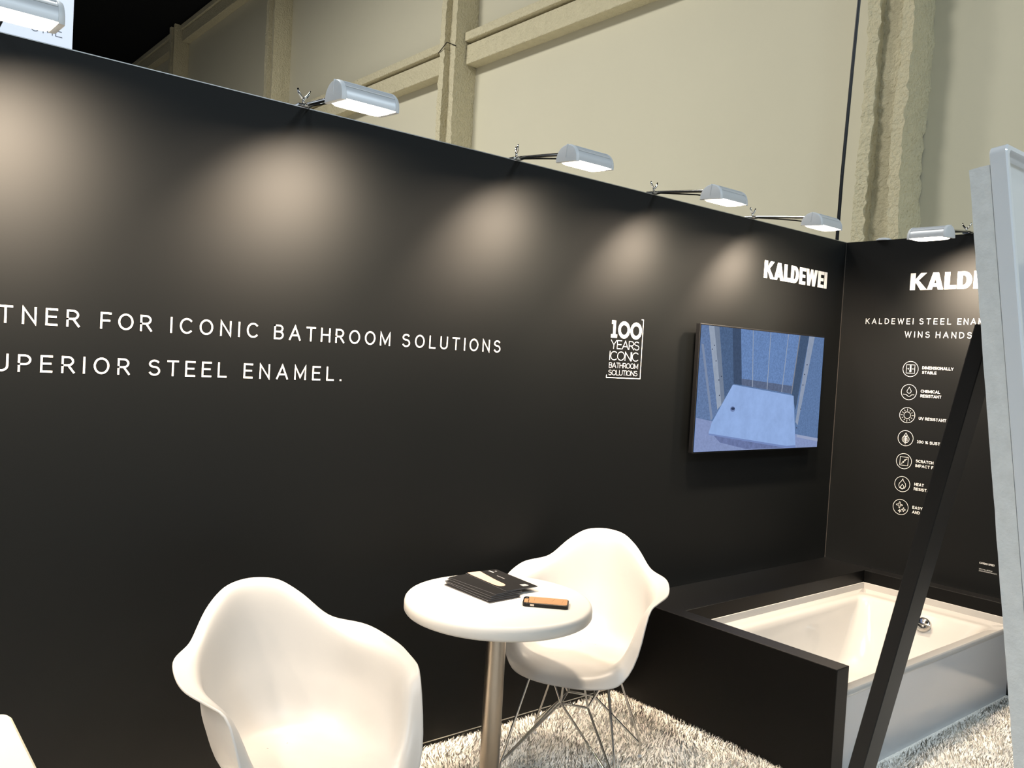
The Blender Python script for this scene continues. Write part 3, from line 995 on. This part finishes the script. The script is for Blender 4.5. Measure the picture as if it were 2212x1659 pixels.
# ------------------------------------------------------------------ round table
TX, TY, TZ, TR = -3.059, -0.516, 0.765, 0.330
tbl = empty('round_table', (TX, TY, 0))
tag(tbl, 'small round white table on a steel post between the two armchairs', 'table')
obj('table_top', lathe([(0, TZ), (TR - 0.016, TZ), (TR - 0.007, TZ - 0.003), (TR - 0.002, TZ - 0.009), (TR, TZ - 0.018), (TR, TZ - 0.040), (TR - 0.004, TZ - 0.046), (TR - 0.010, TZ - 0.049), (0, TZ - 0.049)], 96), M_TABLE, tbl, smooth=True, angle=50)
obj('post', lathe([(0.0, TZ - 0.05), (0.035, TZ - 0.05), (0.035, 0.03), (0, 0.03)], 32), M_STEEL, tbl, smooth=True, angle=50)
obj('mount_plate', lathe([(0, TZ - 0.049), (0.10, TZ - 0.049), (0.10, TZ - 0.055), (0, TZ - 0.055)], 32), M_STEEL, tbl, smooth=True, angle=50)
obj('base', lathe([(0, 0.035), (0.04, 0.034), (0.20, 0.016), (0.215, 0.010), (0.215, 0.0), (0, 0.0)], 48), M_STEEL, tbl, smooth=True, angle=50)

# brochures
def brochure(i, x, y, z, rz, label, lift=0.0):
    """x, y = centre; long side along local Y"""
    bw, bl = 0.142, 0.262
    root = empty('brochure', (x, y, z), rz)
    tag(root, label, 'brochure', 'pile of brochures on the round table')
    nseg = 12
    for nm, off, mm in (('back_cover', 0.0, 0), ('front_cover', 0.0024, 1)):
        bm = bmesh.new()
        V = []
        for a in range(nseg + 1):
            row = []
            ty_ = -bl / 2 + bl * a / nseg
            for b_ in range(7):
                tx_ = -bw / 2 + bw * b_ / 6
                zz = off
                if nm == 'front_cover':
                    zz += lift * (max(0, tx_ + 0.01) / 0.08) ** 1.6 * (0.6 + 0.4 * (0.5 - ty_ / bl))
                row.append((tx_, ty_, zz))
            V.append(row)
        top = [[bm.verts.new((p[0], p[1], p[2] + 0.0009)) for p in r_] for r_ in V]
        bot = [[bm.verts.new(p) for p in r_] for r_ in V]
        for a in range(nseg):
            for b_ in range(6):
                bm.faces.new((top[a][b_], top[a][b_ + 1], top[a + 1][b_ + 1], top[a + 1][b_]))
                bm.faces.new((bot[a][b_], bot[a + 1][b_], bot[a + 1][b_ + 1], bot[a][b_ + 1]))
        rim_t = [top[0][b_] for b_ in range(7)] + [top[a][6] for a in range(1, nseg + 1)] + [top[nseg][b_] for b_ in range(5, -1, -1)] + [top[a][0] for a in range(nseg - 1, 0, -1)]
        rim_b = [bot[0][b_] for b_ in range(7)] + [bot[a][6] for a in range(1, nseg + 1)] + [bot[nseg][b_] for b_ in range(5, -1, -1)] + [bot[a][0] for a in range(nseg - 1, 0, -1)]
        for k in range(len(rim_t)):
            k2 = (k + 1) % len(rim_t)
            bm.faces.new((rim_t[k], rim_b[k], rim_b[k2], rim_t[k2]))
        cv = obj(nm, bm, mat('brochure_black', rgb(26, 26, 27), rough=0.35, spec=0.45), root)
    pg = box((-bw / 2 + 0.001, -bl / 2 + 0.001, 0.0009), (bw / 2 - 0.001, bl / 2 - 0.001, 0.0024))
    obj('pages', pg, mat('brochure_paper', rgb(170, 170, 172), rough=0.6), root)
    return root, cv

spots = [(-3.064, -0.424, 1.5, 'lowest brochure of the pile'), (-3.054, -0.414, -1.5, 'second brochure from the bottom of the pile'), (-3.046, -0.404, 2.5, 'third brochure from the bottom of the pile'),
         (-3.033, -0.397, 0.5, 'fourth brochure from the bottom of the pile'), (-3.018, -0.390, 3.5, 'second brochure from the top of the pile')]
zb = TZ + 0.0002
for i, (x, y, a, lab) in enumerate(spots):
    brochure(i, x, y, zb, math.radians(a), lab + ', black, on the round table')
    zb += 0.0036
topb, cover = brochure(9, -2.951, -0.391, zb, math.radians(-3), 'topmost black brochure with a pale pink shape on its cover, overhanging the pile', lift=0.0)
# print on the cover: pale oblong, two small marks and lines
def cover_poly(nm, pts, m):
    bm = bmesh.new()
    bm.faces.new([bm.verts.new((x, y, 0.0036 + 0.00006)) for x, y in pts])
    return obj(nm, bm, m, cover)
M_PINK = mat('cover_pink', rgb(186, 152, 136), rough=0.45, vary=(30, .12))
cover_poly('cover_shape', [(-.062, .131), (-.005, .131), (-.012, .08), (-.02, .02), (-.024, -.04)] + [(-.045 + .021 * math.cos(a), -.05 + .028 * math.sin(a)) for a in [-PI * k / 10 for k in range(0, 11)]] + [(-.066, .02), (-.066, .1)], M_PINK)
M_PRINT = mat('cover_print', rgb(150, 150, 150), rough=0.5)
cover_poly('cover_mark', [(.028, .092), (.036, .092), (.036, .122), (.028, .122)], M_PRINT)
cover_poly('cover_mark', [(.048, .102), (.056, .102), (.056, .110), (.048, .110)], M_PRINT)
cover_poly('cover_line', [(.016, .0), (.019, .0), (.019, .05), (.016, .05)], M_PRINT)
cover_poly('cover_emblem', [(.020, -.112), (.046, -.112), (.046, -.088), (.020, -.088)], M_PRINT)

# phone in a wooden case
ph = empty('phone', (-2.969, -0.664, TZ + 0.0002), math.radians(-45))
tag(ph, 'smartphone in a black case with a wooden back, lying on the round table', 'phone')
bm = loops_mesh([rrect(-.077, .077, -.038, .038, .010, 0.0, 5), rrect(-.0785, .0785, -.0395, .0395, .011, .002, 5), rrect(-.0785, .0785, -.0395, .0395, .011, .0125, 5), rrect(-.077, .077, -.038, .038, .010, .0138, 5)], close_first=True)
obj('case', bm, M_DARK, ph, smooth=True, angle=40)
M_WOOD = mat('cork_wood_back', rgb(150, 112, 78), rough=0.6, vary=(60, .12))
bm = loops_mesh([rrect(-.060, .074, -.0365, .0365, .008, .0136, 5), rrect(-.060, .074, -.0365, .0365, .008, .0150, 5)])
obj('wooden_back', bm, M_WOOD, ph)
bm = loops_mesh([rrect(-.074, -.058, -.0365, .008, .004, .0136, 4), rrect(-.074, -.058, -.0365, .008, .004, .0150, 4)])
obj('wooden_back', bm, M_WOOD, ph)
gro = bmesh.new()
for P_ in ([(-.04, -.012), (-.04, .02), (-.01, .02)], [(-.02, -.02), (.02, -.01), (.03, .03)], [(.03, -.03), (.055, -.02), (.06, .02)], [(.0, -.028), (.02, -.03), (.028, -.018)]):
    for q in thicken(P_, .0009):
        gro.faces.new([gro.verts.new((v.x, v.y, .01512)) for v in q])
obj('engraving', gro, mat('burnt_engraving', rgb(96, 66, 40), rough=.7), ph)
obj('lens', lathe([(0, .0145), (.004, .0145), (.0045, .0138), (0, .0138)], 16, (-.067, .026, 0)), mat('lens_glass', rgb(60, 62, 66), rough=.1), ph)
obj('switch_slot', box((-.052, -.0402, .004), (-.038, -.0390, .010)), mat('slot_pale', rgb(190, 176, 160), rough=.5), ph)

# pale table at the lower left corner
st = empty('side_table', (-5.0, -1.05, 0))
tag(st, 'cream white tabletop with a rounded corner at the lower left edge', 'table')
bm = loops_mesh([rrect(-.42, .42, -.40, .40, .03, .720, 8), rrect(-.42, .42, -.40, .40, .03, .744, 8), rrect(-.414, .414, -.394, .394, .026, .750, 8)], close_first=True)
obj('table_top', bm, mat('cream_tabletop', rgb(214, 210, 190), rough=.45), st)
for sx in (-1, 1):
    for sy in (-1, 1):
        obj('leg', box((sx * .37 - .02, sy * .35 - .02, 0), (sx * .37 + .02, sy * .35 + .02, .72), .004), M_ALU, st)

# ------------------------------------------------------------------ upright shower tray on a black easel
TILT = math.radians(8.05)
ez = empty('display_easel', (-2.66, -2.1, 0))
tag(ez, 'black metal easel whose rear leg slants across the bathtub', 'easel')
tr = empty('shower_tray', (-2.65, -2.14, 1.736))
tr.rotation_euler = (-TILT, 0, 0)
tag(tr, 'white enamelled shower tray with grey foam back, standing upright at the right edge', 'shower tray')
TW = 0.45       # half width
ZT, ZB = 0.370, -1.45
def vloop(x0, x1, z0, z1, r, y, seg=8):
    return [(x, y, z) for x, z, _ in rrect(x0, x1, z0, z1, r, 0, seg)]
loops = [vloop(-TW + .002, TW - .002, ZB + .002, ZT - .002, .016, .034), vloop(-TW, TW, ZB, ZT, .018, .032), vloop(-TW, TW, ZB, ZT, .018, .003), vloop(-TW + .003, TW - .003, ZB + .003, ZT - .003, .016, .0),
         vloop(-TW + .012, TW - .012, ZB + .012, ZT - .012, .014, .0), vloop(-TW + .016, TW - .016, ZB + .016, ZT - .016, .014, .004), vloop(-TW + .022, TW - .022, ZB + .022, ZT - .022, .02, .022), vloop(-TW + .05, TW - .05, ZB + .05, ZT - .05, .05, .028)]
tb = loops_mesh(loops, close_first=True)
obj('tray_shell', tb, M_TRAY, tr, smooth=True, angle=35)
obj('waste_cover', (lambda b: b)(lathe([(0, .004), (.05, .004), (.055, .0), (0, 0)], 32)), M_CHROME, tr, smooth=True, angle=40)
wcv = tr.children[-1]
wcv.location = (0, .0275, -.9)
wcv.rotation_euler = (math.radians(90), 0, 0)
# foam support behind, rough
fr_ = np.random.RandomState(3)
bm = bmesh.new()
nx, nz = 16, 60
fx0, fx1, fz0, fz1 = -TW + .001, TW - .004, ZB + .03, ZT - .037
def foam_loop(z):
    L = []
    for k in range(nx + 1):
        L.append((fx0 + (fx1 - fx0) * k / nx, .0345))
    for k in range(1, 4):
        L.append((fx1, .0345 + .040 * k / 4))
    for k in range(nx + 1):
        L.append((fx1 + (fx0 - fx1) * k / nx, .0745))
    for k in range(1, 4):
        L.append((fx0, .0745 - .040 * k / 4))
    return [(x + fr_.normal(0, .0003), y + (fr_.normal(0, .0003) if y > .035 else 0), z + fr_.normal(0, .0003)) for x, y in L]
fb = loops_mesh([foam_loop(fz0 + (fz1 - fz0) * k / nz) for k in range(nz + 1)], close_first=True)
obj('foam_support', fb, M_FOAM, tr, smooth=True, angle=40)
# easel: two front rails behind the foam, cross bars, resting bar, one slanted rear leg
def bar(p0, p1, wx, wy, name, parent, m):
    p0, p1 = Vector(p0), Vector(p1)
    d = (p1 - p0).normalized()
    ax = Vector((1, 0, 0)) if abs(d.x) < .9 else Vector((0, 0, 1))
    ay = d.cross(ax).normalized()
    ax = ay.cross(d).normalized()
    bm = bmesh.new()
    A = [bm.verts.new(p + ax * sx * wx / 2 + ay * sy * wy / 2) for p in (p0, p1) for sx, sy in ((-1, -1), (1, -1), (1, 1), (-1, 1))]
    for k in range(4):
        bm.faces.new((A[k], A[(k + 1) % 4], A[4 + (k + 1) % 4], A[4 + k]))
    bm.faces.new(A[0:4][::-1])
    bm.faces.new(A[4:8])
    bmesh.ops.bevel(bm, geom=bm.edges[:], offset=.002, segments=1, affect='EDGES')
    return obj(name, bm, m, parent)
# tray back plane in world: y = -2.14 + .075/cos + (z-1.736)*tan(tilt)
yb = lambda z: -2.14 + .098 + (z - 1.736) * math.tan(TILT)
lo_ = lambda x, y, z: (x + 2.66, y + 2.1, z)
for x in (-2.93, -2.38):
    bar(lo_(x, yb(0), 0), lo_(x, yb(1.78), 1.78), .05, .03, 'front_rail', ez, M_EASEL)
for z in (.32, 1.0, 1.72):
    bar(lo_(-2.93, yb(z), z), lo_(-2.38, yb(z), z), .03, .026, 'cross_bar', ez, M_EASEL)
bar(lo_(-3.0, yb(.26) - .07, .262), lo_(-2.3, yb(.26) - .07, .262), .03, .16, 'resting_bar', ez, M_EASEL)
bar(lo_(-2.886, -2.000, 1.745), lo_(-2.886, -1.650, 0.0), .076, .036, 'rear_leg', ez, M_EASEL)
bar(lo_(-2.84, -2.0, 1.70), lo_(-2.40, -2.0, 1.70), .03, .03, 'hinge_bar', ez, M_EASEL)

# ------------------------------------------------------------------ carpet pile
def pile(name, rects, density, seed):
    r = np.random.RandomState(seed)
    Vs, Fs = [], []
    base = 0
    for x0, x1, y0, y1 in rects:
        n = int((x1 - x0) * (y1 - y0) * density)
        x = r.uniform(x0, x1, n)
        y = r.uniform(y0, y1, n)
        h = r.uniform(.010, .021, n)
        # tufts lean together in patches
        th = 2.2 * np.sin(x * 9.1 + 1.3 * np.sin(y * 7)) + 2.0 * np.cos(y * 8.3 + 1.1 * np.sin(x * 6)) + r.normal(0, .9, n)
        ln = r.uniform(.2, .9, n) * h
        wd = r.uniform(.0011, .0022, n)
        dx, dy = np.cos(th), np.sin(th)
        wa = r.uniform(0, 6.28, n)
        sx, sy = np.cos(wa) * wd, np.sin(wa) * wd
        mx, my = x + dx * ln * .35, y + dy * ln * .35
        V = np.empty((n, 5, 3))
        V[:, 0] = np.stack([x - sx, y - sy, np.zeros(n)], 1)
        V[:, 1] = np.stack([x + sx, y + sy, np.zeros(n)], 1)
        V[:, 2] = np.stack([mx + sx * .9, my + sy * .9, h * .62], 1)
        V[:, 3] = np.stack([mx - sx * .9, my - sy * .9, h * .62], 1)
        V[:, 4] = np.stack([x + dx * ln, y + dy * ln, h], 1)
        # keep tips out of the walls
        V[:, :, 1] = np.minimum(V[:, :, 1], y1 + 0.0)
        V[:, :, 0] = np.clip(V[:, :, 0], x0, x1)
        Vs.append(V.reshape(-1, 3))
        i = (np.arange(n) * 5 + base)
        T1 = np.stack([i, i + 1, i + 2], 1)
        T2 = np.stack([i, i + 2, i + 3], 1)
        T3 = np.stack([i + 3, i + 2, i + 4], 1)
        Fs.append(np.concatenate([T1, T2, T3]))
        base += n * 5
    V = np.concatenate(Vs).astype(np.float32)
    F = np.concatenate(Fs).astype(np.int32)
    me = bpy.data.meshes.new(name)
    me.vertices.add(len(V))
    me.vertices.foreach_set('co', V.ravel())
    me.loops.add(F.size)
    me.loops.foreach_set('vertex_index', F.ravel())
    me.polygons.add(len(F))
    me.polygons.foreach_set('loop_start', np.arange(0, F.size, 3, dtype=np.int32))
    me.polygons.foreach_set('loop_total', np.full(len(F), 3, dtype=np.int32))
    me.update()
    me.validate()
    # fibres are round, not flat: soft upward shading normals
    N = r.normal(0, .30, (len(V), 3))
    N[:, 2] = 1.0
    N /= np.linalg.norm(N, axis=1)[:, None]
    me.polygons.foreach_set('use_smooth', np.ones(len(F), dtype=bool))
    me.normals_split_custom_set_from_vertices(N.astype(np.float32).tolist())
    return link(name, me, M_PILE)
cp = pile('carpet_pile', [(-3.7, -1.862, -1.25, -0.003), (-1.86, -0.0, -2.0, -1.145), (-2.7, -1.86, -2.0, -1.25)], 27000, 5)
tag(cp, 'deep cream carpet pile covering the stand floor', 'carpet', kind='stuff')
